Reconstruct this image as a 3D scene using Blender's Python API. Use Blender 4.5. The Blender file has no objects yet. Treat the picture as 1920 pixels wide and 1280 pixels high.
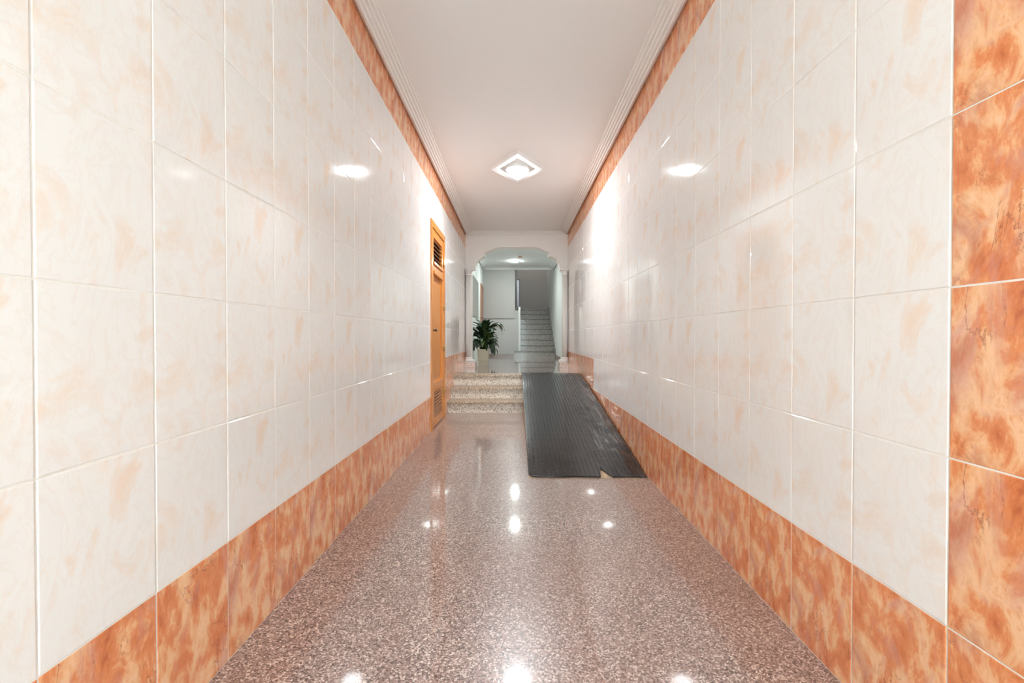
import bpy, math, random
from mathutils import Vector, Matrix, noise as mnoise

scene = bpy.context.scene
COL = scene.collection
S = 1.2                                   # layout units -> metres (wall tile 30 x 40 cm)
CAMZ = 0.912
XL, XR = -0.805, 0.857                    # tile faces of the corridor walls
Y_REAR, Y_ARCH, Y_BACK = -1.55, 7.42, 11.30
CEIL = 2.60
PLAT = 0.415                              # raised hall floor
HXL, HXR = -0.80, 0.97                    # hall walls

# ------------------------------------------------------------------ camera, world, exposure
cam_d = bpy.data.cameras.new('camera')
cam = bpy.data.objects.new('camera', cam_d)
COL.objects.link(cam)
cam_d.lens = 16.0
cam_d.sensor_width = 36.0
cam_d.clip_start = 0.02
cam.location = (0, 0, CAMZ * S)
cam.rotation_euler = (math.radians(90 - 0.63), 0, math.radians(0.376))
scene.camera = cam

world = bpy.data.worlds.new('world')
scene.world = world
world.use_nodes = True
world.node_tree.nodes['Background'].inputs[0].default_value = (0.94, 0.985, 1.06, 1)
world.node_tree.nodes['Background'].inputs[1].default_value = 23.5

scene.view_settings.view_transform = 'Standard'
scene.view_settings.look = 'None'
scene.view_settings.gamma = 1.0
scene.view_settings.use_curve_mapping = False
scene.view_settings.exposure = 0.33

LAMP_CORRIDOR = 305.0
LAMP_HALL = 260.0
LAMP_STAIR_FILL = 220.0  # added fill light for the stairwell, source out of view

# ------------------------------------------------------------------ material helpers
def srgb(r, g, b):
    def f(c):
        c /= 255.0
        return c / 12.92 if c <= 0.04045 else ((c + 0.055) / 1.055) ** 2.4
    return (f(r), f(g), f(b), 1.0)

class NT:
    def __init__(self, name):
        self.m = bpy.data.materials.new(name)
        self.m.use_nodes = True
        self.t = self.m.node_tree
        self.b = self.t.nodes['Principled BSDF']
    def n(self, typ, inputs=None, **props):
        nd = self.t.nodes.new(typ)
        for k, v in props.items():
            setattr(nd, k, v)
        for k, v in (inputs or {}).items():
            if isinstance(v, bpy.types.NodeSocket):
                self.t.links.new(v, nd.inputs[k])
            else:
                nd.inputs[k].default_value = v
        return nd
    def ramp(self, fac, stops, interp='LINEAR'):
        nd = self.n('ShaderNodeValToRGB', {0: fac})
        cr = nd.color_ramp
        cr.interpolation = interp
        while len(cr.elements) < len(stops):
            cr.elements.new(0.5)
        for e, (p, c) in zip(cr.elements, stops):
            e.position = p
            e.color = c if len(c) == 4 else (*c, 1)
        return nd.outputs[0]
    def mix(self, fac, a, b, blend='MIX'):
        nd = self.n('ShaderNodeMix', data_type='RGBA', blend_type=blend)
        for sock, v in ((nd.inputs[0], fac), (nd.inputs[6], a), (nd.inputs[7], b)):
            if isinstance(v, bpy.types.NodeSocket):
                self.t.links.new(v, sock)
            else:
                sock.default_value = v
        return nd.outputs[2]
    def math(self, op, a, b=0.0):
        nd = self.n('ShaderNodeMath', {0: a, 1: b}, operation=op)
        return nd.outputs[0]
    def set(self, **kw):
        for k, v in kw.items():
            k = k.replace('_', ' ')
            key = {'base': 'Base Color', 'rough': 'Roughness', 'metal': 'Metallic', 'coat': 'Coat Weight',
                   'coatrough': 'Coat Roughness', 'normal': 'Normal', 'spec': 'Specular IOR Level',
                   'emit': 'Emission Color', 'power': 'Emission Strength', 'trans': 'Transmission Weight'}[k]
            if isinstance(v, bpy.types.NodeSocket):
                self.t.links.new(v, self.b.inputs[key])
            else:
                self.b.inputs[key].default_value = v
        return self
    def bump(self, h, strength, dist=0.01):
        return self.n('ShaderNodeBump', {'Height': h, 'Strength': strength, 'Distance': dist}).outputs[0]

def plain(name, col, rough=0.5, metal=0.0, bump=0.0, bscale=60, var=0.04):
    k = NT(name)
    co = k.n('ShaderNodeTexCoord').outputs['Object']
    nz = k.n('ShaderNodeTexNoise', {'Vector': co, 'Scale': bscale, 'Detail': 3.0}).outputs[0]
    dark = tuple(c * (1 - 2 * var) for c in col[:3]) + (1,)
    k.set(base=k.mix(nz, dark, col), rough=rough, metal=metal)
    if bump:
        k.set(normal=k.bump(nz, bump, 0.004))
    return k.m

def tile_vector(k, variants=3.0):
    """Print coordinates: fixed to each tile, a few different prints shared out among the tiles."""
    co = k.n('ShaderNodeTexCoord').outputs['Object']
    rnd = k.n('ShaderNodeObjectInfo').outputs['Random']
    q = k.math('MULTIPLY', k.math('FLOOR', k.math('MULTIPLY', rnd, variants)), 3.71)
    off = k.n('ShaderNodeCombineXYZ', {0: 0.0, 1: q, 2: q})
    return k.n('ShaderNodeVectorMath', {0: co, 1: off.outputs[0]}, operation='ADD').outputs[0]

def mat_white_tile():
    k = NT('white_marbled_glaze')
    v = tile_vector(k)
    mp = k.n('ShaderNodeMapping', {'Vector': v, 'Rotation': (0, 0, math.radians(-28)), 'Scale': (1.25, 0.8, 1)}).outputs[0]
    a = k.n('ShaderNodeTexNoise', {'Vector': mp, 'Scale': 7.5, 'Detail': 6.0, 'Roughness': 0.60, 'Distortion': 0.8}).outputs[0]
    b = k.n('ShaderNodeTexNoise', {'Vector': mp, 'Scale': 3.5, 'Detail': 2.0, 'Distortion': 0.6}).outputs[0]
    blot = k.math('MULTIPLY', k.ramp(a, [(0.50, (0, 0, 0)), (0.66, (1, 1, 1))]), k.ramp(b, [(0.40, (0.15,) * 3), (0.62, (1, 1, 1))]))
    c = k.n('ShaderNodeTexNoise', {'Vector': mp, 'Scale': 6.0, 'Detail': 5.0, 'Roughness': 0.6, 'Distortion': 2.4}).outputs[0]
    vein = k.ramp(c, [(0.46, (0, 0, 0)), (0.49, (1, 1, 1)), (0.51, (1, 1, 1)), (0.55, (0, 0, 0))])
    base = k.mix(k.math('MULTIPLY', blot, 0.58), (0.90, 0.88, 0.86, 1), (0.88, 0.65, 0.48, 1))
    base = k.mix(k.math('MULTIPLY', vein, 0.10), base, (0.80, 0.55, 0.40, 1))
    und = k.n('ShaderNodeTexNoise', {'Vector': v, 'Scale': 5.0, 'Detail': 1.0}).outputs[0]
    k.set(base=base, rough=0.045, normal=k.bump(und, 0.018, 0.01))
    return k.m

def mat_orange_tile():
    k = NT('orange_marbled_glaze')
    v = tile_vector(k)
    mp = k.n('ShaderNodeMapping', {'Vector': v, 'Rotation': (0, 0, math.radians(-38)), 'Scale': (1.55, 0.8, 1)}).outputs[0]
    a = k.n('ShaderNodeTexNoise', {'Vector': mp, 'Scale': 9.0, 'Detail': 9.0, 'Roughness': 0.66, 'Distortion': 0.35}).outputs[0]
    col = k.ramp(a, [(0.28, srgb(176, 94, 64)), (0.40, srgb(210, 124, 80)), (0.485, srgb(222, 142, 94)), (0.53, srgb(229, 168, 123)), (0.62, srgb(236, 190, 150)), (0.70, srgb(224, 154, 108))])
    b = k.n('ShaderNodeTexNoise', {'Vector': mp, 'Scale': 6.0, 'Detail': 5.0, 'Roughness': 0.6, 'Distortion': 0.5}).outputs['Color']
    bs = k.n('ShaderNodeSeparateColor', {0: b})
    col = k.mix(k.ramp(bs.outputs[1], [(0.52, (0, 0, 0)), (0.66, (0.6,) * 3)]), col, srgb(206, 152, 138))
    col = k.mix(k.ramp(bs.outputs[2], [(0.56, (0, 0, 0)), (0.68, (0.45,) * 3)]), col, srgb(170, 88, 62))
    c = k.n('ShaderNodeTexNoise', {'Vector': mp, 'Scale': 4.5, 'Detail': 7.0, 'Roughness': 0.62, 'Distortion': 0.6}).outputs[0]
    vein = k.ramp(c, [(0.490, (0, 0, 0)), (0.499, (1, 1, 1)), (0.502, (1, 1, 1)), (0.510, (0, 0, 0))])
    d = k.n('ShaderNodeTexNoise', {'Vector': v, 'Scale': 5.0}).outputs[0]
    vf = k.math('MULTIPLY', k.math('MULTIPLY', vein, k.ramp(d, [(0.48, (0, 0, 0)), (0.6, (1, 1, 1))])), 0.6)
    col = k.mix(vf, col, srgb(130, 66, 54))
    und = k.n('ShaderNodeTexNoise', {'Vector': v, 'Scale': 5.0, 'Detail': 1.0}).outputs[0]
    k.set(base=col, rough=0.09, normal=k.bump(und, 0.035, 0.01))
    return k.m

def mat_speckle(name, scale, stops, rough, coat, coatrough=0.04, broad=None):
    k = NT(name)
    co = k.n('ShaderNodeTexCoord').outputs['Object']
    wob = k.n('ShaderNodeTexNoise', {'Vector': co, 'Scale': scale * 0.9, 'Detail': 1.0}).outputs['Color']
    vv = k.n('ShaderNodeVectorMath', {0: co, 1: k.n('ShaderNodeVectorMath', {0: wob, 3: 0.6 / scale}, operation='SCALE').outputs[0]}, operation='ADD').outputs[0]
    vo = k.n('ShaderNodeTexVoronoi', {'Vector': vv, 'Scale': scale, 'Randomness': 1.0})
    sep = k.n('ShaderNodeSeparateColor', {0: vo.outputs['Color']})
    col = k.ramp(sep.outputs[0], stops)
    if broad:
        nb = k.n('ShaderNodeTexNoise', {'Vector': co, 'Scale': 1.3, 'Detail': 2.0}).outputs[0]
        col = k.mix(k.ramp(nb, [(0.35, (0, 0, 0)), (0.7, (0.35,) * 3)]), col, broad)
    k.set(base=col, rough=rough, coat=coat, coatrough=coatrough)
    return k.m

def mat_wood(name, c1, c2, rough=0.35, axis='Z'):
    k = NT(name)
    co = k.n('ShaderNodeTexCoord').outputs['Object']
    sc = {'Z': (9, 9, 0.8), 'Y': (9, 0.8, 9), 'X': (0.8, 9, 9)}[axis]
    mp = k.n('ShaderNodeMapping', {'Vector': co, 'Scale': sc}).outputs[0]
    a = k.n('ShaderNodeTexNoise', {'Vector': mp, 'Scale': 3.0, 'Detail': 5.0, 'Roughness': 0.6, 'Distortion': 1.2}).outputs[0]
    fine = k.n('ShaderNodeTexNoise', {'Vector': mp, 'Scale': 22.0, 'Detail': 2.0}).outputs[0]
    col = k.ramp(a, [(0.3, c1), (0.7, c2)])
    col = k.mix(k.math('MULTIPLY', fine, 0.25), col, tuple(c * 0.7 for c in c1[:3]) + (1,))
    k.set(base=col, rough=rough, coat=0.3, coatrough=0.15, normal=k.bump(fine, 0.05, 0.002))
    return k.m

def mat_emit(name, col, power):
    k = NT(name)
    k.set(base=(0.9, 0.9, 0.9, 1), rough=0.4, emit=col, power=power)
    return k.m

def mat_rubber():
    k = NT('black_rubber')
    co = k.n('ShaderNodeTexCoord').outputs['Object']
    a = k.n('ShaderNodeTexNoise', {'Vector': co, 'Scale': 5.0, 'Detail': 4.0}).outputs[0]
    b = k.n('ShaderNodeTexNoise', {'Vector': co, 'Scale': 26.0, 'Detail': 3.0}).outputs[0]
    k.set(base=k.ramp(a, [(0.3, (0.012, 0.0125, 0.014)), (0.7, (0.028, 0.028, 0.030))]),
          rough=k.ramp(b, [(0.3, (0.12,) * 3), (0.7, (0.22,) * 3)]), normal=k.bump(b, 0.05, 0.006), spec=0.45)
    return k.m

def mat_leaf():
    k = NT('leaf_green')
    co = k.n('ShaderNodeTexCoord').outputs['Object']
    rnd = k.n('ShaderNodeObjectInfo').outputs['Random']
    a = k.n('ShaderNodeTexNoise', {'Vector': co, 'Scale': 14.0, 'Detail': 3.0}).outputs[0]
    c1 = k.ramp(rnd, [(0.0, srgb(38, 58, 40)), (0.55, srgb(58, 84, 50)), (0.85, srgb(84, 110, 58)), (1.0, srgb(120, 138, 70))])
    k.set(base=k.mix(k.math('MULTIPLY', a, 0.5), c1, srgb(34, 48, 34)), rough=0.32)
    return k.m

M = {}
M['white_tile'] = mat_white_tile()
M['orange_tile'] = mat_orange_tile()
M['grout'] = plain('cream_grout', (0.90, 0.86, 0.80, 1), 0.8, bump=0.05, bscale=150)
M['terrazzo'] = mat_speckle('pink_terrazzo', 185.0, [(0.0, srgb(60, 42, 37)), (0.16, srgb(96, 72, 65)), (0.32, srgb(134, 106, 98)), (0.70, srgb(172, 144, 135)), (0.85, srgb(204, 182, 172)), (1.0, srgb(240, 226, 217))], 0.30, 1.0, 0.05, broad=srgb(156, 122, 110))
M['terrazzo_joint'] = plain('terrazzo_joint', srgb(120, 92, 86), 0.5)
M['hall_terrazzo'] = mat_speckle('hall_terrazzo', 95.0, [(0.0, srgb(88, 70, 64)), (0.4, srgb(150, 128, 120)), (1.0, srgb(206, 188, 178))], 0.22, 1.0, 0.03)
M['granite'] = mat_speckle('cream_granite', 120.0, [(0.0, srgb(96, 80, 66)), (0.14, srgb(150, 132, 112)), (0.3, srgb(208, 194, 176)), (0.7, srgb(232, 222, 208)), (1.0, srgb(246, 240, 230))], 0.38, 0.15, 0.12)
M['granite_tread'] = mat_speckle('brown_granite_edge', 120.0, [(0.0, srgb(84, 66, 50)), (0.35, srgb(150, 126, 100)), (0.7, srgb(196, 176, 150)), (1.0, srgb(226, 214, 196))], 0.42, 0.1, 0.15)
M['stair_granite'] = mat_speckle('grey_granite', 110.0, [(0.0, srgb(70, 64, 58)), (0.3, srgb(118, 112, 104)), (0.7, srgb(152, 144, 134)), (1.0, srgb(192, 182, 168))], 0.30, 0.3, 0.06)
M['stair_edge_shaded'] = mat_speckle('grey_granite_edge_shaded', 110.0, [(0.0, srgb(46, 40, 36)), (0.5, srgb(84, 76, 70)), (1.0, srgb(120, 112, 104))], 0.35, 0.2, 0.1)  # darkened granite, paints the shadow lines of the stair nosings
M['pink_granite'] = mat_speckle('pink_granite', 110.0, [(0.0, srgb(150, 110, 88)), (0.4, srgb(208, 170, 146)), (1.0, srgb(238, 214, 196))], 0.3, 0.6, 0.06)
M['ceiling'] = plain('ceiling_paint', (0.89, 0.85, 0.825, 1), 0.85, bump=0.03, bscale=40, var=0.01)
M['plaster'] = plain('white_plaster', (0.86, 0.82, 0.78, 1), 0.75, bump=0.03, bscale=80, var=0.01)
M['arch_paint'] = plain('arch_paint', (0.90, 0.845, 0.80, 1), 0.8, bump=0.03, bscale=60, var=0.01)
M['hall_wall'] = plain('hall_pale_paint', (0.76, 0.80, 0.77, 1), 0.8, bump=0.03, bscale=60, var=0.01)
M['hall_grey'] = plain('hall_grey_paint', (0.50, 0.50, 0.48, 1), 0.8, bump=0.03, bscale=60, var=0.01)
M['hall_dado'] = plain('hall_light_grey_paint', (0.57, 0.575, 0.56, 1), 0.8, bump=0.03, bscale=60, var=0.01)
M['hall_ceiling'] = plain('hall_ceiling_paint', (0.74, 0.76, 0.75, 1), 0.85, var=0.01)
M['stairwell'] = plain('stairwell_paint', (0.50, 0.48, 0.455, 1), 0.85, var=0.01)
M['skirting'] = plain('brown_skirting', srgb(140, 122, 112), 0.25)
M['wood'] = mat_wood('honey_wood', srgb(196, 116, 34), srgb(228, 152, 62))
M['wood_dark'] = mat_wood('honey_wood_slat', srgb(150, 92, 44), srgb(186, 122, 66), axis='Y')
M['brown_wood'] = mat_wood('brown_wood', srgb(150, 92, 50), srgb(180, 120, 72))
M['plank'] = mat_wood('raw_plank', srgb(168, 140, 108), srgb(200, 172, 138), 0.7, 'Y')
M['brass'] = plain('brass', (0.45, 0.30, 0.10, 1), 0.3, 1.0)
M['dark_metal'] = plain('dark_metal', (0.05, 0.05, 0.055, 1), 0.4, 0.6)
M['grey_metal'] = plain('grey_metal', (0.22, 0.22, 0.24, 1), 0.4, 0.7)
M['rubber'] = mat_rubber()
M['leaf'] = mat_leaf()
M['soil'] = plain('soil', (0.03, 0.022, 0.016, 1), 0.95, bump=0.5)
M['pot'] = plain('cream_pot', srgb(214, 200, 176), 0.45)
M['mirror'] = plain('mirror_glass', (0.62, 0.68, 0.66, 1), 0.03, 1.0, var=0.0)
M['white_plastic'] = plain('white_plastic', (0.80, 0.79, 0.77, 1), 0.4)
M['lamp_corridor'] = mat_emit('lamp_glass_corridor', (0.93, 0.985, 1.04, 1), LAMP_CORRIDOR)
M['stair_fill_lamp'] = mat_emit('stair_fill_glow', (1.0, 0.96, 0.92, 1), LAMP_STAIR_FILL)  # glow of the added stairwell fill lamp
M['lamp_hall'] = mat_emit('lamp_glass_hall', (0.93, 1.0, 0.985, 1), LAMP_HALL)

def mat_glass():
    k = NT('door_glass')
    tr = k.n('ShaderNodeBsdfTransparent', {0: (0.85, 0.9, 0.88, 1)})
    gl = k.n('ShaderNodeBsdfGlossy', {'Roughness': 0.02})
    mx = k.n('ShaderNodeMixShader', {0: 0.12, 1: tr.outputs[0], 2: gl.outputs[0]})
    k.t.links.new(mx.outputs[0], k.t.nodes['Material Output'].inputs[0])
    return k.m
M['glass'] = mat_glass()

# ------------------------------------------------------------------ mesh helpers (layout units)
ORI = {}
class MB:
    def __init__(self):
        self.v, self.f, self.sm = [], [], []
    def add(self, verts, faces, smooth=False):
        o = len(self.v)
        self.v += [tuple(p) for p in verts]
        self.f += [tuple(i + o for i in f) for f in faces]
        self.sm += [smooth] * len(faces)
        return self
    def box(self, x0, x1, y0, y1, z0, z1, ch=0.0):
        if ch <= 0:
            vs = [(x, y, z) for x in (x0, x1) for y in (y0, y1) for z in (z0, z1)]
            return self.add(vs, [(0, 1, 3, 2), (4, 6, 7, 5), (0, 4, 5, 1), (2, 3, 7, 6), (0, 2, 6, 4), (1, 5, 7, 3)])
        import bmesh
        bm = bmesh.new()
        bmesh.ops.create_cube(bm, size=1.0)
        for p in bm.verts:
            p.co = Vector(((x0 + x1) / 2 + p.co.x * (x1 - x0), (y0 + y1) / 2 + p.co.y * (y1 - y0), (z0 + z1) / 2 + p.co.z * (z1 - z0)))
        bmesh.ops.bevel(bm, geom=bm.edges[:], offset=ch, segments=1, affect='EDGES', profile=0.5)
        bm.verts.ensure_lookup_table()
        self.add([p.co[:] for p in bm.verts], [[q.index for q in f.verts] for f in bm.faces])
        bm.free()
        return self
    def prism(self, poly, axis, a, b):
        """poly: 2-D outline; axis 'Y' -> (x,z), 'X' -> (y,z), 'Z' -> (x,y); extruded a..b"""
        def P(p, t):
            return {'Y': (p[0], t, p[1]), 'X': (t, p[0], p[1]), 'Z': (p[0], p[1], t)}[axis]
        n = len(poly)
        vs = [P(p, a) for p in poly] + [P(p, b) for p in poly]
        fs = [tuple(range(n)), tuple(range(2 * n - 1, n - 1, -1))] + [(i, i + n, (i + 1) % n + n, (i + 1) % n) for i in range(n)]
        return self.add(vs, fs)
    def lathe(self, cx, cy, prof, seg=32, xmin=None, xmax=None, flute=0.0, nf=12, smooth=True):
        vs, fs = [], []
        for r, z in prof:
            for i in range(seg):
                t = 2 * math.pi * i / seg
                rr = r * (1 - flute * (0.5 + 0.5 * math.cos(nf * t))) if flute else r
                x = cx + rr * math.cos(t)
                if xmin is not None: x = max(x, xmin)
                if xmax is not None: x = min(x, xmax)
                vs.append((x, cy + rr * math.sin(t), z))
        n = len(prof)
        for j in range(n - 1):
            for i in range(seg):
                k = (i + 1) % seg
                fs.append((j * seg + i, j * seg + k, (j + 1) * seg + k, (j + 1) * seg + i))
        fs.append(tuple(range(seg - 1, -1, -1)))
        fs.append(tuple(range((n - 1) * seg, n * seg)))
        return self.add(vs, fs, smooth)
    def tube(self, pts, r, seg=8, smooth=True):
        pts = [Vector(p) for p in pts]
        rs = r if isinstance(r, (list, tuple)) else [r] * len(pts)
        vs, fs = [], []
        for i, p in enumerate(pts):
            d = (pts[min(i + 1, len(pts) - 1)] - pts[max(i - 1, 0)]).normalized()
            u = d.cross(Vector((0, 0, 1)))
            if u.length < 1e-3: u = Vector((1, 0, 0))
            u.normalize(); w = d.cross(u)
            for k in range(seg):
                t = 2 * math.pi * k / seg
                vs.append(p + (u * math.cos(t) + w * math.sin(t)) * rs[i])
        for i in range(len(pts) - 1):
            for k in range(seg):
                q = (k + 1) % seg
                fs.append((i * seg + k, i * seg + q, (i + 1) * seg + q, (i + 1) * seg + k))
        fs += [tuple(range(seg - 1, -1, -1)), tuple(range((len(pts) - 1) * seg, len(pts) * seg))]
        return self.add(vs, fs, smooth)
    def mesh(self, name, mat, o):
        import bmesh
        me = bpy.data.meshes.new(name)
        me.from_pydata([((x - o[0]) * S, (y - o[1]) * S, (z - o[2]) * S) for x, y, z in self.v], [], self.f)
        for p, s in zip(me.polygons, self.sm):
            p.use_smooth = s
        me.materials.append(mat)
        bm = bmesh.new(); bm.from_mesh(me)
        bmesh.ops.recalc_face_normals(bm, faces=bm.faces[:])
        bm.to_mesh(me); bm.free()
        return me
    def build(self, name, mat, parent=None, origin=None):
        if origin is None:
            if parent is not None:
                origin = ORI[parent.name]
            else:
                xs, ys, zs = zip(*self.v)
                origin = ((min(xs) + max(xs)) / 2, (min(ys) + max(ys)) / 2, min(zs))
        ob = bpy.data.objects.new(name, self.mesh(name, M[mat], origin))
        COL.objects.link(ob)
        place(ob, origin, parent)
        return ob

def place(ob, origin, parent=None):
    if parent is not None:
        ob.parent = parent
        po = ORI[parent.name]
        ob.location = tuple((a - b) * S for a, b in zip(origin, po))
    else:
        ob.location = tuple(a * S for a in origin)
    ORI[ob.name] = origin

def thing(name, label, cat, loc, group=None, kind=None):
    o = bpy.data.objects.new(name, None)
    COL.objects.link(o)
    place(o, loc)
    return tag(o, label, cat, group, kind)

def tag(o, label=None, cat=None, group=None, kind=None):
    for k, v in (('label', label), ('category', cat), ('group', group), ('kind', kind)):
        if v: o[k] = v
    return o

def structure(o, label=None):
    o['kind'] = 'structure'
    if label: o['label'] = label
    return o

def BX(*a, **k):
    return MB().box(*a, **k)

# ------------------------------------------------------------------ measurements
TW, TH, GR = 0.2542, 0.3361, 0.0036       # tile pitch and joint
YL0, YR0 = 0.757, 0.903                   # one vertical joint on each wall
D_Y0, D_Y1, D_TOP = 4.335, 5.175, 2.04    # store door in the left wall
COR_Z = 2.585                             # lower edge of the cornice on the walls
ST_Y, ST_T, ST_R = 5.38, 0.27, PLAT / 3   # entry steps

# ------------------------------------------------------------------ floors and ceilings
fl = structure(BX(XL - 0.12, XR + 0.12, Y_REAR - 0.6, 6.40, -0.12, -0.004).build('floor', 'terrazzo_joint'), 'polished pink speckled terrazzo corridor floor')
slab_meshes = {}
ys = [1.322 + 0.671 * i for i in range(-5, 8)]
for i in range(len(ys) - 1):
    y0, y1 = max(ys[i], Y_REAR - 0.6), min(ys[i + 1], 5.59)
    if y1 - y0 < 0.05: continue
    BX(XL - 0.003, XR + 0.003, y0 + 0.0007, y1 - 0.0007, -0.006, 0.0).build('slab', 'terrazzo', fl)

hf = structure(BX(HXL - 0.12, HXR + 0.25, ST_Y + 2 * ST_T + 0.25, 11.5, -0.12, PLAT).build('floor_hall', 'hall_terrazzo'), 'shiny raised hall floor beyond the arch')
structure(BX(XL - 0.12, XR + 0.12, Y_REAR - 0.1, Y_ARCH + 0.02, CEIL, CEIL + 0.1).build('ceiling', 'ceiling'), 'smooth pale pinkish corridor ceiling')
structure(BX(HXL - 0.12, HXR + 0.12, Y_ARCH + 0.02, Y_BACK + 0.02, CEIL, CEIL + 0.1).build('ceiling_hall', 'hall_ceiling'), 'pale grey hall ceiling beyond the arch')

# ------------------------------------------------------------------ corridor walls with their tiles
TILE_T = 0.0035
wl = MB()
wl.box(XL - 0.14, XL - 0.0014, Y_REAR - 0.1, D_Y0, -0.1, CEIL)
wl.box(XL - 0.14, XL - 0.0014, D_Y1, Y_ARCH + 0.02, -0.1, CEIL)
wl.box(XL - 0.14, XL - 0.0014, D_Y0, D_Y1, D_TOP, CEIL)
wl.box(XL - 0.14, XL - 0.06, D_Y0, D_Y1, -0.1, D_TOP)
wall_left = structure(wl.build('wall_left', 'grout'), 'left corridor wall of cream marbled tiles with orange bands')
wall_right = structure(BX(XR + 0.0014, XR + 0.14, Y_REAR - 0.1, Y_ARCH + 0.02, -0.1, CEIL).build('wall_right', 'grout'), 'right corridor wall of cream marbled tiles with orange bands')

tile_cache = {}
def tile_mesh(w, h, matname):
    key = (round(w, 4), round(h, 4), matname)
    if key not in tile_cache:
        # local frame: x along the wall, y up, z out of the wall; rounded glaze edge in two chamfers
        a, b = w / 2, h / 2
        rings = [(0.0, -0.001), (0.0, 0.0004), (0.0008, 0.0011), (0.0024, 0.0014)]
        mb = MB()
        vs, fs = [], []
        for ins, z in rings:
            vs += [(-a + ins, -b + ins, z), (a - ins, -b + ins, z), (a - ins, b - ins, z), (-a + ins, b - ins, z)]
        for j in range(3):
            for i in range(4):
                k = (i + 1) % 4
                fs.append((j * 4 + i, j * 4 + k, j * 4 + 4 + k, j * 4 + 4 + i))
        fs.append((12, 13, 14, 15)); fs.append((3, 2, 1, 0))
        mb.add(vs, fs)
        tile_cache[key] = mb.mesh('tile', M[matname], (0, 0, 0))
    return tile_cache[key]

rng = random.Random(5)
def lay_tiles(wall, side, ybase, rects_cut):
    col0 = -4
    y = ybase + col0 * TW
    k = col0
    while y < Y_ARCH - 0.01:
        y0, y1 = y, min(y + TW, Y_ARCH)
        yc = (y0 + y1) / 2
        for r in range(8):
            z0, z1 = r * TH, min((r + 1) * TH, COR_Z + 0.01)
            orange = r in (0, 7)
            if r == 1 and yc > 4.96: orange = True
            if side > 0 and k == -1: orange = True           # upright orange band near the entrance
            if side < 0 and k == -3: orange = True
            if yc > ST_Y + 3 * ST_T and z1 < PLAT: continue
            pieces = [(y0, y1, z0, z1)]
            for (cy0, cy1, cz1) in rects_cut:
                out = []
                for (a0, a1, b0, b1) in pieces:
                    if a1 <= cy0 or a0 >= cy1 or b0 >= cz1:
                        out.append((a0, a1, b0, b1)); continue
                    if a0 < cy0: out.append((a0, cy0, b0, b1))
                    if a1 > cy1: out.append((cy1, a1, b0, b1))
                    if b1 > cz1: out.append((max(a0, cy0), min(a1, cy1), cz1, b1))
                pieces = out
            for (a0, a1, b0, b1) in pieces:
                w, h = a1 - a0 - GR, b1 - b0 - GR
                if w < 0.008 or h < 0.008: continue
                ob = bpy.data.objects.new('tile', tile_mesh(w, h, 'orange_tile' if orange else 'white_tile'))
                COL.objects.link(ob)
                X = XL - 0.0014 if side < 0 else XR + 0.0014
                place(ob, (X, (a0 + a1) / 2, (b0 + b1) / 2), wall)
                # local z -> into the corridor, local y -> up
                n = Vector((1, 0, 0)) if side < 0 else Vector((-1, 0, 0))
                up = Vector((0, 0, 1)); rt = up.cross(n)
                R = Matrix((rt, up, n)).transposed()
                tilt = Matrix.Rotation(rng.gauss(0, 0.0016), 3, 'X') @ Matrix.Rotation(rng.gauss(0, 0.0016), 3, 'Y')
                ob.rotation_euler = (R @ tilt).to_euler()
        y += TW; k += 1
lay_tiles(wall_left, -1, YL0, [(D_Y0, D_Y1, D_TOP)])
lay_tiles(wall_right, 1, YR0, [])

# ------------------------------------------------------------------ arch wall between corridor and hall
def hz(px, py, Y=Y_ARCH):
    return ((px - 965.6) / 853.3 * Y, CAMZ + (630.6 - py) / 853.3 * Y)
arch_edge = [(890.4, 505), (890.8, 498), (893.5, 492), (897.5, 487), (903, 483), (909.2, 480.4), (909.2, 476.5), (907.6, 473.2),
             (914, 471.6), (920, 469), (926, 466), (931, 464.2), (937, 463.5), (1000, 463.3), (1006, 464), (1012, 466), (1018, 469),
             (1023, 471.4), (1029.6, 473.2), (1028, 476.5), (1028, 480.4), (1034, 481), (1040, 483.8), (1045, 489), (1048, 495), (1050, 505)]
op = [hz(*p) for p in arch_edge]
zc = op[0][1]
poly = [(XL - 0.1, PLAT - 0.1), (XL - 0.1, CEIL), (XR + 0.3, CEIL), (XR + 0.3, PLAT - 0.1), (0.782, PLAT - 0.1), (0.782, zc)] + op[::-1] + [(-0.705, zc), (-0.705, PLAT - 0.1)]
aw = MB().prism(poly, 'Y', Y_ARCH, Y_ARCH + 0.17)
structure(aw.build('wall_arch', 'arch_paint'), 'cream painted wall with a stepped scalloped arch opening')

# ------------------------------------------------------------------ cornices (trim)
CPROF = [(0.0, -0.012), (0.0, -0.020), (0.020, -0.040), (0.034, -0.042), (0.038, -0.034), (0.054, -0.033), (0.058, -0.025),
         (0.074, -0.024), (0.078, -0.017), (0.094, -0.016), (0.098, -0.009), (0.114, -0.008), (0.118, -0.003), (0.131, -0.002), (0.131, 0.0), (0.0, 0.0)]
def cornice(name, axis, wall, sgn, a, b, mat, m0=True, m1=True, label=None):
    """runs along axis from a to b at wall coordinate, projecting in direction sgn; mitred ends"""
    n = len(CPROF); vs = []
    for t, s, m in ((a, 1, m0), (b, -1, m1)):
        for d, z in CPROF:
            along = t + (s * d if m else 0)
            vs.append((wall + sgn * d, along, CEIL + z) if axis == 'Y' else (along, wall + sgn * d, CEIL + z))
    fs = [tuple(range(n)), tuple(range(2 * n - 1, n - 1, -1))] + [(i, i + n, (i + 1) % n + n, (i + 1) % n) for i in range(n)]
    return structure(MB().add(vs, fs).build(name, mat), label)
cornice('trim_1', 'Y', XL, 1, Y_REAR, Y_ARCH, 'plaster', label='stepped plaster cornice along the left corridor wall')
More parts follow.
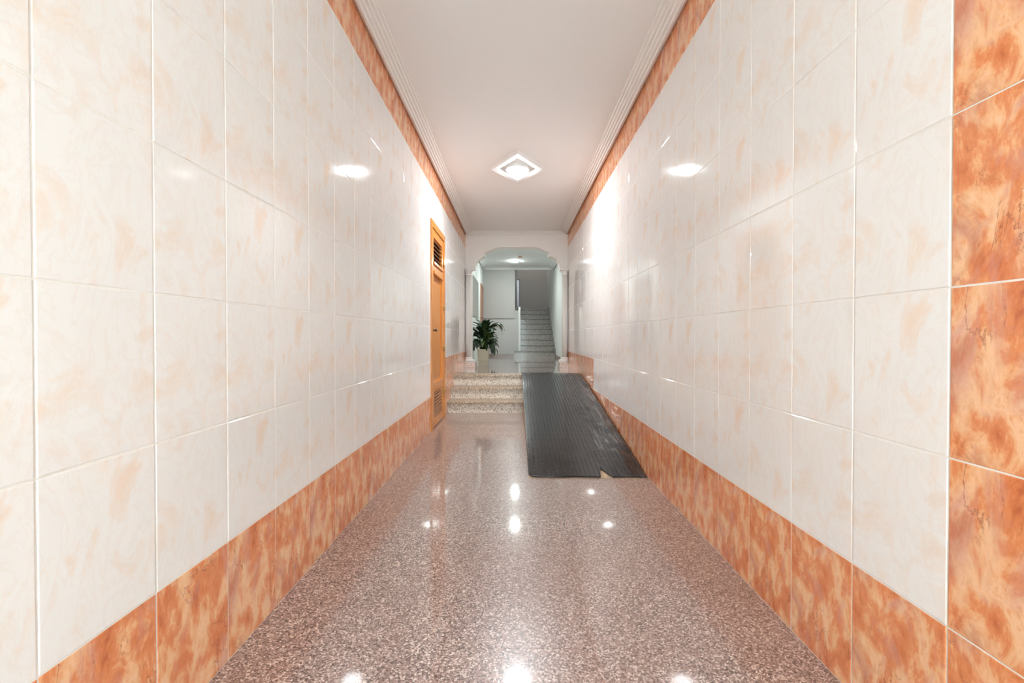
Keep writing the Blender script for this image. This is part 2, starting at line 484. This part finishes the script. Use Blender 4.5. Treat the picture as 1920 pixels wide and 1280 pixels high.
cornice('trim_2', 'Y', XR, -1, Y_REAR, Y_ARCH, 'plaster', label='stepped plaster cornice along the right corridor wall')
cornice('trim_3', 'X', Y_ARCH, -1, XL, XR, 'plaster', label='plaster cornice above the arch')
cornice('trim_4', 'X', Y_REAR, 1, XL, XR, 'plaster', label='plaster cornice above the entrance door')
cornice('trim_5', 'Y', HXL, 1, Y_ARCH + 0.17, Y_BACK, 'hall_ceiling', label='pale cornice along the left hall wall')
cornice('trim_6', 'Y', HXR, -1, Y_ARCH + 0.17, Y_BACK, 'hall_ceiling', label='pale cornice along the right hall wall')
cornice('trim_7', 'X', Y_BACK, -1, HXL, HXR, 'hall_ceiling', label='pale cornice across the far end of the hall')

# ------------------------------------------------------------------ rear (entrance) wall behind the camera
rw = MB()
rw.box(XL - 0.14, -0.62, Y_REAR - 0.12, Y_REAR, -0.1, CEIL)
rw.box(0.67, XR + 0.14, Y_REAR - 0.12, Y_REAR, -0.1, CEIL)
rw.box(-0.62, 0.67, Y_REAR - 0.12, Y_REAR, 2.10, CEIL)
structure(rw.build('wall_rear', 'plaster'), 'cream wall around the entrance door')
d3 = structure(thing('door_3', None, None, (0.025, Y_REAR - 0.06, 0)), 'glazed metal entrance door')
f = MB()
f.box(-0.62, -0.57, Y_REAR - 0.09, Y_REAR - 0.03, 0, 2.10); f.box(0.62, 0.67, Y_REAR - 0.09, Y_REAR - 0.03, 0, 2.10); f.box(-0.57, 0.62, Y_REAR - 0.09, Y_REAR - 0.03, 2.05, 2.10)
f.build('door_frame', 'grey_metal', d3)
for a, b in ((-0.565, 0.022), (0.028, 0.615)):
    m = MB()
    m.box(a, a + 0.06, Y_REAR - 0.08, Y_REAR - 0.04, 0.01, 2.04); m.box(b - 0.06, b, Y_REAR - 0.08, Y_REAR - 0.04, 0.01, 2.04)
    m.box(a + 0.06, b - 0.06, Y_REAR - 0.08, Y_REAR - 0.04, 0.01, 0.25); m.box(a + 0.06, b - 0.06, Y_REAR - 0.08, Y_REAR - 0.04, 1.95, 2.04)
    lf = m.build('door_leaf', 'grey_metal', d3)
    BX(a + 0.06, b - 0.06, Y_REAR - 0.065, Y_REAR - 0.055, 0.25, 1.95).build('pane', 'glass', lf)

# ------------------------------------------------------------------ store door in the left wall
d1 = structure(thing('door_1', None, None, (XL, (D_Y0 + D_Y1) / 2, 0)), 'honey coloured wooden door with louvred vents')
FX = XL + 0.012                                            # frame stands proud of the tiles
fr = MB()
fr.box(XL - 0.05, FX, D_Y0 + 0.002, D_Y0 + 0.06, 0.0, D_TOP - 0.001)
fr.box(XL - 0.05, FX, D_Y1 - 0.06, D_Y1 - 0.002, 0.0, D_TOP - 0.001)
fr.box(XL - 0.05, FX, D_Y0 + 0.06, D_Y1 - 0.06, D_TOP - 0.065, D_TOP - 0.001)
fr.build('door_frame', 'wood', d1)
LX0, LX1 = XL - 0.035, XL + 0.002                           # leaf
a, b = D_Y0 + 0.063, D_Y1 - 0.063
zt = D_TOP - 0.068
lf = MB()
lf.box(LX0, LX1, a, a + 0.095, 0.012, zt); lf.box(LX0, LX1, b - 0.095, b, 0.012, zt)
i0, i1 = a + 0.095, b - 0.095
for z0, z1 in ((0.012, 0.10), (0.36, 0.45), (1.53, 1.645), (1.895, zt)):
    lf.box(LX0, LX1, i0, i1, z0, z1)
leaf = lf.build('door_leaf', 'wood', d1)
BX(LX0 + 0.006, LX0 + 0.012, i0, i1, 0.45, 1.53).build('panel', 'wood', leaf)
BX(LX0 + 0.012, LX1 - 0.012, i0 + 0.05, i1 - 0.05, 0.51, 1.47, ch=0.008).build('raised_panel', 'wood', leaf)
BX(LX1, LX1 + 0.014, i0 - 0.02, i1 + 0.02, 1.53, 1.56).build('moulding', 'wood', leaf)
BX(LX1, LX1 + 0.014, i0 - 0.02, i1 + 0.02, 1.625, 1.65).build('moulding', 'wood', leaf)
for n, z0, z1 in ((6, 1.645, 1.895), (8, 0.10, 0.36)):
    st = (z1 - z0) / n
    for q in range(n):
        zz = z0 + q * st
        m = MB().prism([(LX0 + 0.004, zz + st * 0.80), (LX0 + 0.010, zz + st * 0.92), (LX1 - 0.001, zz + st * 0.30), (LX1 - 0.007, zz + st * 0.15)], 'Y', i0 + 0.001, i1 - 0.001)
        m.build('slat', 'wood_dark', leaf)
    BX(LX0 - 0.003, LX0, i0, i1, z0, z1).build('vent_backing', 'dark_metal', leaf)
for z in (0.30, 0.78, 1.24, 1.72):
    MB().tube([(LX1 + 0.006, b + 0.002, z - 0.035), (LX1 + 0.006, b + 0.002, z + 0.035)], 0.006, 8).build('hinge', 'brass', d1)
kb = MB().lathe(0, 0, [(0.012, 0), (0.012, 0.004), (0.006, 0.006), (0.006, 0.02), (0.014, 0.026), (0.014, 0.036), (0.006, 0.042)], 16)
kb.v = [(LX1 + z, a + 0.045 + x, 0.972 + y) for x, y, z in kb.v]
tag(kb.build('knob', 'dark_metal', leaf), 'small dark door knob')

# ------------------------------------------------------------------ entry steps (granite)
es = thing('entry_steps', 'three cream speckled granite steps rising to the hall', 'steps', (0.0, ST_Y, 0))
for i in range(3):
    ny = ST_Y + i * ST_T
    z1 = (i + 1) * ST_R
    BX(XL + 0.0015, XR - 0.0015, ny + 0.028, ny + 0.06, i * ST_R + (0.001 if i == 0 else 0.0), z1 - 0.026).build('riser', 'granite', es)
    depth = ST_T + 0.028 if i < 2 else 0.30
    BX(XL + 0.0015, XR - 0.0015, ny, ny + depth, z1 - 0.026, z1, ch=0.0015).build('tread', 'granite_tread', es)

# ------------------------------------------------------------------ rubber-covered ramp
RX0, RX1 = 0.088, XR - 0.006
RY0, RY1, RY2 = 2.925, 5.86, 6.10
RZ = PLAT + 0.006
ramp = thing('wheelchair_ramp', 'sloping ramp covered with black studded rubber along the right wall', 'ramp', (0.47, 4.4, 0))
def ramp_z(y):
    if y < RY0: return 0.004
    t = (y - RY0) / (RY1 - RY0)
    return 0.004 + (RZ - 0.004) * min(1.0, t)
MB().prism([(RY0 - 0.01, 0.001), (RY0 + 0.12, 0.014), (RY1, RZ - 0.006), (RY1, RZ - 0.03), (RY0 + 0.25, 0.001)], 'X', RX0 + 0.004, RX1 - 0.004).build('plank', 'plank', ramp)
for x in (RX0 + 0.006, RX1 - 0.03):
    MB().prism([(RY0 + 0.27, 0.001), (RY1 - 0.55, 0.001), (RY1 - 0.55, ramp_z(RY1 - 0.55) - 0.034), (RY0 + 0.3, 0.0035)], 'X', x, x + 0.022).build('side_board', 'plank', ramp)
def mat_start(x):
    y = RY0
    if 0.553 < x < 0.63:                                  # torn notch
        y += 0.14 * (1 - abs((x - 0.572) / (0.019 if x < 0.572 else 0.058)))
    dx = x - RX0
    if dx < 0.05: y += 0.055 * (1 - math.sqrt(max(0.0, 1 - ((0.05 - dx) / 0.05) ** 2)))
    return y + 0.006 * math.sin(x * 19) * 0.5
def mat_lift(x, y):
    n = mnoise.noise(Vector((x * 3.2, y * 2.1, 0.3))) * 0.5 + 0.5
    n2 = abs(mnoise.noise(Vector((x * 13.0 + y * 2.0, y * 4.0, 4.3)))) * 2 - 0.4
    side = max(0.0, min(1.0, (x - 0.52) / 0.25))
    fade = min(1.0, max(0.0, (y - RY0) / 0.25)) * min(1.0, max(0.0, (RY2 - y) / 0.3))
    return 0.003 + fade * (0.004 * n + side * (0.016 * n + 0.007 * n2))
def mat_z(x, y):
    return ramp_z(y) + mat_lift(x, y)
xs = sorted(set([RX0 + (RX1 - RX0) * i / 44 for i in range(45)] + [RX0 + d for d in (0.004, 0.01, 0.025, 0.04)] + [0.5535, 0.562, 0.572, 0.585, 0.60, 0.615, 0.6295]))
NYR = 150
vs, fs = [], []
for lay in (0, 1):
    for j in range(NYR + 1):
        for x in xs:
            y = mat_start(x) + (RY2 - mat_start(x)) * j / NYR
            vs.append((x, y, mat_z(x, y) - (0.003 if lay else 0)))
nx = len(xs); lay = nx * (NYR + 1)
for j in range(NYR):
    for i in range(nx - 1):
        q = (j * nx + i, j * nx + i + 1, (j + 1) * nx + i + 1, (j + 1) * nx + i)
        fs.append(q); fs.append(tuple(p + lay for p in q[::-1]))
for i in range(nx - 1):
    fs.append((i, i + lay, i + 1 + lay, i + 1)); e = NYR * nx
    fs.append((e + i, e + i + 1, e + i + 1 + lay, e + i + lay))
for j in range(NYR):
    fs.append((j * nx, (j + 1) * nx, (j + 1) * nx + lay, j * nx + lay))
    r = nx - 1
    fs.append((j * nx + r, j * nx + r + lay, (j + 1) * nx + r + lay, (j + 1) * nx + r))
mat_ob = MB().add(vs, fs, True).build('rubber_mat', 'rubber', ramp)
studs = MB()
px, py = 0.0300, 0.0300
ny_ = int((RY2 - RY0) / py); nx_ = int((RX1 - RX0) / px)
for j in range(ny_):
    for i in range(nx_):
        x = RX0 + 0.014 + i * px; y = RY0 + 0.02 + j * py
        if y < mat_start(x) + 0.012 or y > RY2 - 0.012: continue
        z = mat_z(x, y) - 0.0005
        a_, b_, h_ = 0.0062, 0.0072, 0.0025
        sl = 0.141 * b_ if y < RY1 else 0
        vs = [(x - a_, y - b_, z - sl), (x + a_, y - b_, z - sl), (x + a_, y + b_, z + sl), (x - a_, y + b_, z + sl)]
        tp = [(x - a_ * 0.6, y - b_ * 0.7, z - sl * 0.7 + h_), (x + a_ * 0.6, y - b_ * 0.7, z - sl * 0.7 + h_), (x + a_ * 0.6, y + b_ * 0.7, z + sl * 0.7 + h_), (x - a_ * 0.6, y + b_ * 0.7, z + sl * 0.7 + h_)]
        studs.add(vs + tp, [(0, 1, 5, 4), (1, 2, 6, 5), (2, 3, 7, 6), (3, 0, 4, 7), (4, 5, 6, 7)])
tag(studs.build('stud', 'rubber', mat_ob), 'rows of raised rubber studs', kind='stuff')

# ------------------------------------------------------------------ engaged columns
def column(side, label):
    wallx = XL + 0.0015 if side < 0 else XR - 0.0015
    cx = wallx + 0.049 if side < 0 else wallx - 0.049
    cy = Y_ARCH - 0.055
    t = thing('column', label, 'column', (cx, cy, PLAT), group='columns of the arch')
    kw = dict(xmin=wallx) if side < 0 else dict(xmax=wallx)
    inner = -0.637 if side < 0 else 0.712
    x0, x1 = (wallx, inner) if side < 0 else (inner, wallx)
    z = PLAT
    BX(x0, x1, cy - 0.095, Y_ARCH + 0.17, z + 0.0005, z + 0.072).build('plinth', 'pink_granite', t)
    BX(x0, x1 - 0.008 if side < 0 else x1, cy - 0.088, Y_ARCH - 0.001, z + 0.072, z + 0.098, ch=0.004).build('base_slab', 'plaster', t)
    MB().lathe(cx, cy, [(0.098, z + 0.098), (0.104, z + 0.108), (0.098, z + 0.120), (0.080, z + 0.126), (0.068, z + 0.140), (0.072, z + 0.150), (0.066, z + 0.160), (0.054, z + 0.166)], 32, **kw).build('base', 'plaster', t)
    MB().lathe(cx, cy, [(0.050, z + 0.166), (0.0495, z + 0.8), (0.046, 1.895)], 96, flute=0.07, nf=16, **kw).build('shaft', 'plaster', t)
    MB().lathe(cx, cy, [(0.048, 1.895), (0.056, 1.902), (0.056, 1.912), (0.048, 1.918), (0.052, 1.932), (0.070, 1.955), (0.074, 1.965), (0.066, 1.972)], 32, **kw).build('capital', 'plaster', t)
    ix = cx + 0.086 if side < 0 else cx - 0.086
    x0, x1 = (wallx, ix) if side < 0 else (ix, wallx)
    BX(x0, x1, cy - 0.07, Y_ARCH - 0.001, 1.972, 2.006, ch=0.004).build('abacus', 'plaster', t)
column(-1, 'white fluted column left of the arch, beside the potted plant')
column(1, 'white fluted column right of the arch, above the ramp')

# ------------------------------------------------------------------ hall shell
structure(BX(HXL - 0.12, HXL, Y_ARCH + 0.17, Y_BACK + 0.18, PLAT - 0.1, CEIL).build('wall_hall_left', 'hall_wall'), 'pale left wall of the hall')
structure(BX(HXR, HXR + 0.12, Y_ARCH + 0.17, 14.3, PLAT - 0.1, 4.4).build('wall_hall_right', 'hall_wall'), 'pale right wall of the hall and staircase')
ub = MB()
ub.box(HXL, 0.0, Y_BACK, Y_BACK + 0.12, 1.365, CEIL)
structure(ub.build('wall_back_upper', 'hall_grey'), 'grey upper wall at the far end of the hall')
structure(BX(HXL, 0.082, Y_BACK + 0.03, Y_BACK + 0.15, PLAT - 0.05, 1.56).build('wall_back_lower', 'hall_dado'), 'light grey lower wall beside the stairs')
structure(BX(-1.3, HXR, Y_BACK + 0.0005, Y_BACK + 0.12, CEIL - 0.012, 4.4).build('wall_above_stairs', 'hall_grey'), 'wall above the opening to the stairs')
structure(BX(0.084, 0.132, Y_BACK - 0.20, 13.2, PLAT + 0.141, 1.63).build('wall_stair_flank', 'hall_wall'), 'narrow pale flank wall left of the stairs')
structure(BX(-1.3, HXR + 0.12, 14.05, 14.2, 0.2, 4.4).build('wall_stair_back', 'stairwell'), 'dark grey wall behind the stair landing')
structure(BX(-1.4, -1.3, Y_BACK, 14.2, 0.2, 4.4).build('wall_stair_left', 'stairwell'), 'grey wall left of the stairwell')
structure(BX(-1.4, HXR + 0.12, Y_BACK + 0.12, 14.2, 4.4, 4.5).build('ceiling_stairwell', 'stairwell'), 'ceiling of the stairwell')
structure(BX(HXL, -0.02, Y_BACK + 0.015, Y_BACK + 0.03, PLAT, PLAT + 0.062).build('baseboard_back', 'skirting'), 'brown skirting under the grey hall wall')
structure(BX(HXR - 0.012, HXR, Y_ARCH + 0.18, 10.83, PLAT, PLAT + 0.062).build('baseboard_right', 'skirting'), 'brown skirting on the right hall wall')

structure(BX(-1.3, HXL - 0.12, Y_BACK, Y_BACK + 0.12, 0.2, CEIL).build('wall_stair_front', 'stairwell'), 'unseen grey front wall closing off the stairwell')  # unseen, put in to stop outside light leaking into the stairwell
structure(BX(-1.4, HXR + 0.12, 11.5, 14.2, 0.15, 0.2).build('floor_stairwell', 'stairwell'), 'unseen floor closing off the stairwell under the stairs')  # unseen, seals the stairwell bottom against leaking light
# far staircase
SY, SR, STT = 10.85, 0.14, 0.26
fs_ = thing('staircase', 'grey granite staircase climbing at the far end of the hall', 'stairs', (0.5, SY, PLAT))
for i in range(9):
    y0 = SY + i * STT
    x0 = -0.02 if i == 0 else 0.134
    if i == 1 : x0 = 0.134
    z0 = PLAT + i * SR
    BX(x0, HXR - 0.014, y0 + 0.02, y0 + 0.05, z0 + (0.001 if i == 0 else 0.0), z0 + SR - 0.025).build('riser', 'stair_granite', fs_)
    yend = y0 + STT + 0.02 if i < 8 else 14.04
    BX(x0, HXR - 0.014, y0, yend, z0 + SR - 0.025, z0 + SR, ch=0.003).build('tread', 'stair_edge_shaded', fs_)  # nosing shadow is put into the dark tread colour
    BX(HXR - 0.013, HXR - 0.001, y0, y0 + STT + 0.05, z0 + 0.02 if i else z0 + 0.001, z0 + SR + 0.075).build('side_skirting', 'stair_granite', fs_)
BX(-1.29, 0.082, 13.0, 14.04, PLAT + 9 * SR - 0.1, PLAT + 9 * SR).build('landing', 'stair_edge_shaded', fs_)

# dark railing over the flank wall
rl = thing('stair_railing', 'dark metal railing beside the upper stairs', 'railing', (0.06, 11.5, 1.56))
BX(0.100, 0.118, 11.44, 11.46, 1.632, 2.33).build('post', 'dark_metal', rl)
BX(0.036, 0.118, 11.437, 11.463, 2.33, 2.352).build('rail', 'dark_metal', rl)
for x in (0.012, 0.034):
    BX(x, x + 0.012, 11.47, 11.482, 1.562, 2.58).build('baluster', 'dark_metal', rl)
BX(0.052, 0.098, 11.446, 11.454, 1.66, 2.32).build('panel', 'grey_metal', rl)

# mirror and door on the left hall wall
mr = thing('wall_mirror', 'tall frameless mirror on the left hall wall', 'mirror', (HXL, 9.1, 1.30))
BX(HXL + 0.001, HXL + 0.010, 8.40, 9.80, 1.298, 2.07).build('backing', 'dark_metal', mr)
BX(HXL + 0.010, HXL + 0.014, 8.402, 9.798, 1.300, 2.068).build('glass', 'mirror', mr)
d2 = structure(thing('door_2', None, None, (HXL, 10.9, PLAT)), 'brown wooden door on the left hall wall behind the plant')
m = MB()
m.box(HXL + 0.001, HXL + 0.02, 10.50, 10.56, PLAT, 2.14); m.box(HXL + 0.001, HXL + 0.02, 11.22, 11.28, PLAT, 2.14); m.box(HXL + 0.001, HXL + 0.02, 10.56, 11.22, 2.08, 2.14)
m.build('door_frame', 'brown_wood', d2)
l2 = BX(HXL + 0.001, HXL + 0.012, 10.562, 11.218, PLAT + 0.008, 2.078).build('door_leaf', 'brown_wood', d2)
MB().tube([(HXL + 0.012, 10.62, 1.35), (HXL + 0.04, 10.62, 1.35), (HXL + 0.04, 10.70, 1.35)], 0.007, 8).build('handle', 'dark_metal', l2)

# ------------------------------------------------------------------ potted plant
PX, PY = -0.590, 8.50
pp = thing('potted_plant', 'leafy green plant in a square cream pot beside the arch', 'plant', (PX, PY, PLAT))
def frustum(z0, w0, z1, w1, mb):
    vs = [(PX + s * w0, PY + t * w0, z0) for s, t in ((-1, -1), (1, -1), (1, 1), (-1, 1))] + [(PX + s * w1, PY + t * w1, z1) for s, t in ((-1, -1), (1, -1), (1, 1), (-1, 1))]
    mb.add(vs, [(3, 2, 1, 0), (4, 5, 6, 7)] + [(i, (i + 1) % 4, (i + 1) % 4 + 4, i + 4) for i in range(4)])
pm = MB()
zz = PLAT
vs, fs = [], []
for w, z in ((0.088, zz + 0.001), (0.088, zz + 0.045), (0.098, zz + 0.052), (0.108, zz + 0.262), (0.100, zz + 0.262), (0.098, zz + 0.235)):
    vs += [(PX - w, PY - w, z), (PX + w, PY - w, z), (PX + w, PY + w, z), (PX - w, PY + w, z)]
for j in range(5):
    for i in range(4):
        k = (i + 1) % 4
        fs.append((j * 4 + i, j * 4 + k, j * 4 + 4 + k, j * 4 + 4 + i))
fs.append((3, 2, 1, 0)); fs.append((20, 21, 22, 23))
pm.add(vs, fs)
pm.build('pot', 'pot', pp)
sm = MB(); frustum(zz + 0.236, 0.096, zz + 0.246, 0.094, sm); sm.build('soil', 'soil', pp)
rl_ = random.Random(11)
def make_leaf(az, rise, reach, droop, blade, width):
    """one leaf with its stalk: rises from the soil, bends over, blade hangs at the end"""
    d = Vector((math.cos(az), math.sin(az), 0)); side = Vector((-math.sin(az), math.cos(az), 0))
    p0 = Vector((PX, PY, zz + 0.245)) + d * rl_.uniform(0.005, 0.05)
    p1 = p0 + Vector((0, 0, rise)) + d * reach * 0.35
    mb = MB()
    st = []
    for i in range(6):
        t = i / 5
        q = p0.lerp(p0 + Vector((0, 0, rise * 0.6)) + d * reach * 0.05, t).lerp((p0 + Vector((0, 0, rise * 0.6)) + d * reach * 0.05).lerp(p1, t), t)
        st.append(q)
    mb.tube(st, [0.0055, 0.005, 0.0045, 0.004, 0.0035, 0.003], 5)
    n = 9
    dirv = (st[-1] - st[-2]).normalized()
    ang = math.atan2(dirv.z, dirv.dot(d))
    p = st[-1].copy(); vs = []
    tw = rl_.uniform(-0.5, 0.5)
    for i in range(n + 1):
        t = i / n
        a = ang - droop * t ** 0.8
        w = width * (math.sin(math.pi * min(1, t * 0.94 + 0.06) ** 0.72) ** 0.9) + 0.0006
        up = d * (-math.sin(a)) + Vector((0, 0, math.cos(a)))
        sd = (side * math.cos(tw) + up * math.sin(tw))
        u2 = (up * math.cos(tw) - side * math.sin(tw))
        wav = 0.006 * math.sin(t * 9 + az * 3)
        vs += [p - sd * w + u2 * (w * 0.30 + wav), p.copy(), p + sd * w + u2 * (w * 0.30 - wav)]
        p = p + (d * math.cos(a) + Vector((0, 0, math.sin(a)))) * (blade / n)
    fs = []
    for i in range(n):
        o = i * 3
        fs += [(o, o + 1, o + 4, o + 3), (o + 1, o + 2, o + 5, o + 4)]
    mb.add(vs, fs, True)
    mb.v = [(max(x, HXL + 0.02), y, z) for x, y, z in mb.v]
    mb.build('leaf', 'leaf', pp)
for i in range(96):
    az = i * 2.39996 + rl_.uniform(-0.25, 0.25)
    u = (i + 0.5) / 96
    rise = 0.03 + 0.36 * u + rl_.uniform(-0.03, 0.05)
    reach = 0.24 - 0.13 * u + rl_.uniform(-0.03, 0.04)
    droop = 2.5 - 1.3 * u + rl_.uniform(-0.3, 0.3)
    bl = rl_.uniform(0.17, 0.27)
    make_leaf(az, rise, reach, droop, bl, rl_.uniform(0.036, 0.056))
for az, rise, reach, droop, bl, w in ((-0.1, 0.42, 0.34, 2.6, 0.36, 0.046), (-0.5, 0.38, 0.36, 2.7, 0.36, 0.048), (0.3, 0.40, 0.30, 2.5, 0.34, 0.044), (-0.9, 0.34, 0.26, 2.4, 0.30, 0.05)):
    make_leaf(az, rise, reach, droop, bl, w)

# ------------------------------------------------------------------ lamps
def diamond_lamp(cx, cy, matname, label):
    t = thing('ceiling_lamp', label, 'lamp', (cx, cy, CEIL))
    hx, hy, wd, th = 0.262, 0.41, 0.055, 0.038
    k = 1 - wd / (hx * hy / math.hypot(hx, hy))
    out = [(hx, 0), (0, hy), (-hx, 0), (0, -hy)]
    for i in range(4):
        p, q = out[i], out[(i + 1) % 4]
        quad = [p, q, (q[0] * k, q[1] * k), (p[0] * k, p[1] * k)]
        k2 = 1 - (1 - k) * 0.35
        m = MB()
        vs = [(cx + x, cy + y, CEIL - 0.0005) for x, y in quad]
        lo = [(p[0] * 0.985, p[1] * 0.985), (q[0] * 0.985, q[1] * 0.985), (q[0] * k, q[1] * k), (p[0] * k, p[1] * k)]
        vs += [(cx + x, cy + y, CEIL - th) for x, y in lo]
        m.add(vs, [(0, 1, 2, 3), (7, 6, 5, 4)] + [(j, j + 4, (j + 1) % 4 + 4, (j + 1) % 4) for j in range(4)])
        m.build('frame_bar', 'white_plastic', t)
    R = 0.103
    MB().lathe(cx, cy, [(R + 0.012, CEIL - 0.0005), (R + 0.012, CEIL - 0.036), (R + 0.008, CEIL - 0.042), (R + 0.001, CEIL - 0.042)], 32, smooth=False).build('shield_collar', 'white_plastic', t)  # ring added to keep the globe's light off ceiling and walls
    prof = [(R, CEIL - 0.0405)] + [(R * math.cos(q), CEIL - 0.0415 - 0.020 * math.sin(q)) for q in [math.pi / 2 * j / 7 for j in range(0, 7)]] + [(0.004, CEIL - 0.0615)]
    MB().lathe(cx, cy, prof, 32).build('globe', matname, t)
diamond_lamp(0.024, 4.53, 'lamp_corridor', 'lit ceiling lamp with a white diamond frame halfway down the corridor')
def round_lamp(cx, cy, label, CEIL=CEIL, matname='lamp_hall'):
    t = thing('hall_lamp', label, 'lamp', (cx, cy, CEIL), group='round hall lamps')
    MB().lathe(cx, cy, [(0.085, CEIL - 0.0005), (0.085, CEIL - 0.012), (0.07, CEIL - 0.016)], 24, smooth=False).build('base_plate', 'white_plastic', t)
    R = 0.072
    prof = [(R, CEIL - 0.0165)] + [(R * math.cos(q), CEIL - 0.018 - 0.018 * math.sin(q)) for q in [math.pi / 2 * j / 6 for j in range(0, 6)]] + [(0.003, CEIL - 0.036)]
    MB().lathe(cx, cy, prof, 24).build('globe', matname, t)
round_lamp(0.0, 10.20, 'small bright round lamp on the hall ceiling seen through the arch')
round_lamp(0.0, 8.42, 'round lamp on the hall ceiling just behind the top of the arch')
round_lamp(0.45, 13.2, 'added unseen fill lamp on the stairwell ceiling above the landing', 4.4, 'stair_fill_lamp')  # unseen lamp, added to brighten the stairwell
fx = thing('ceiling_fixture', 'small brown and white fixture on the hall ceiling near the lamp', 'ceiling fixture', (0.10, 9.62, CEIL))
BX(0.035, 0.165, 9.57, 9.67, CEIL - 0.03, CEIL - 0.0005, ch=0.004).build('housing', 'white_plastic', fx)
BX(0.07, 0.155, 9.562, 9.57, CEIL - 0.028, CEIL - 0.006).build('front', 'brown_wood', fx)
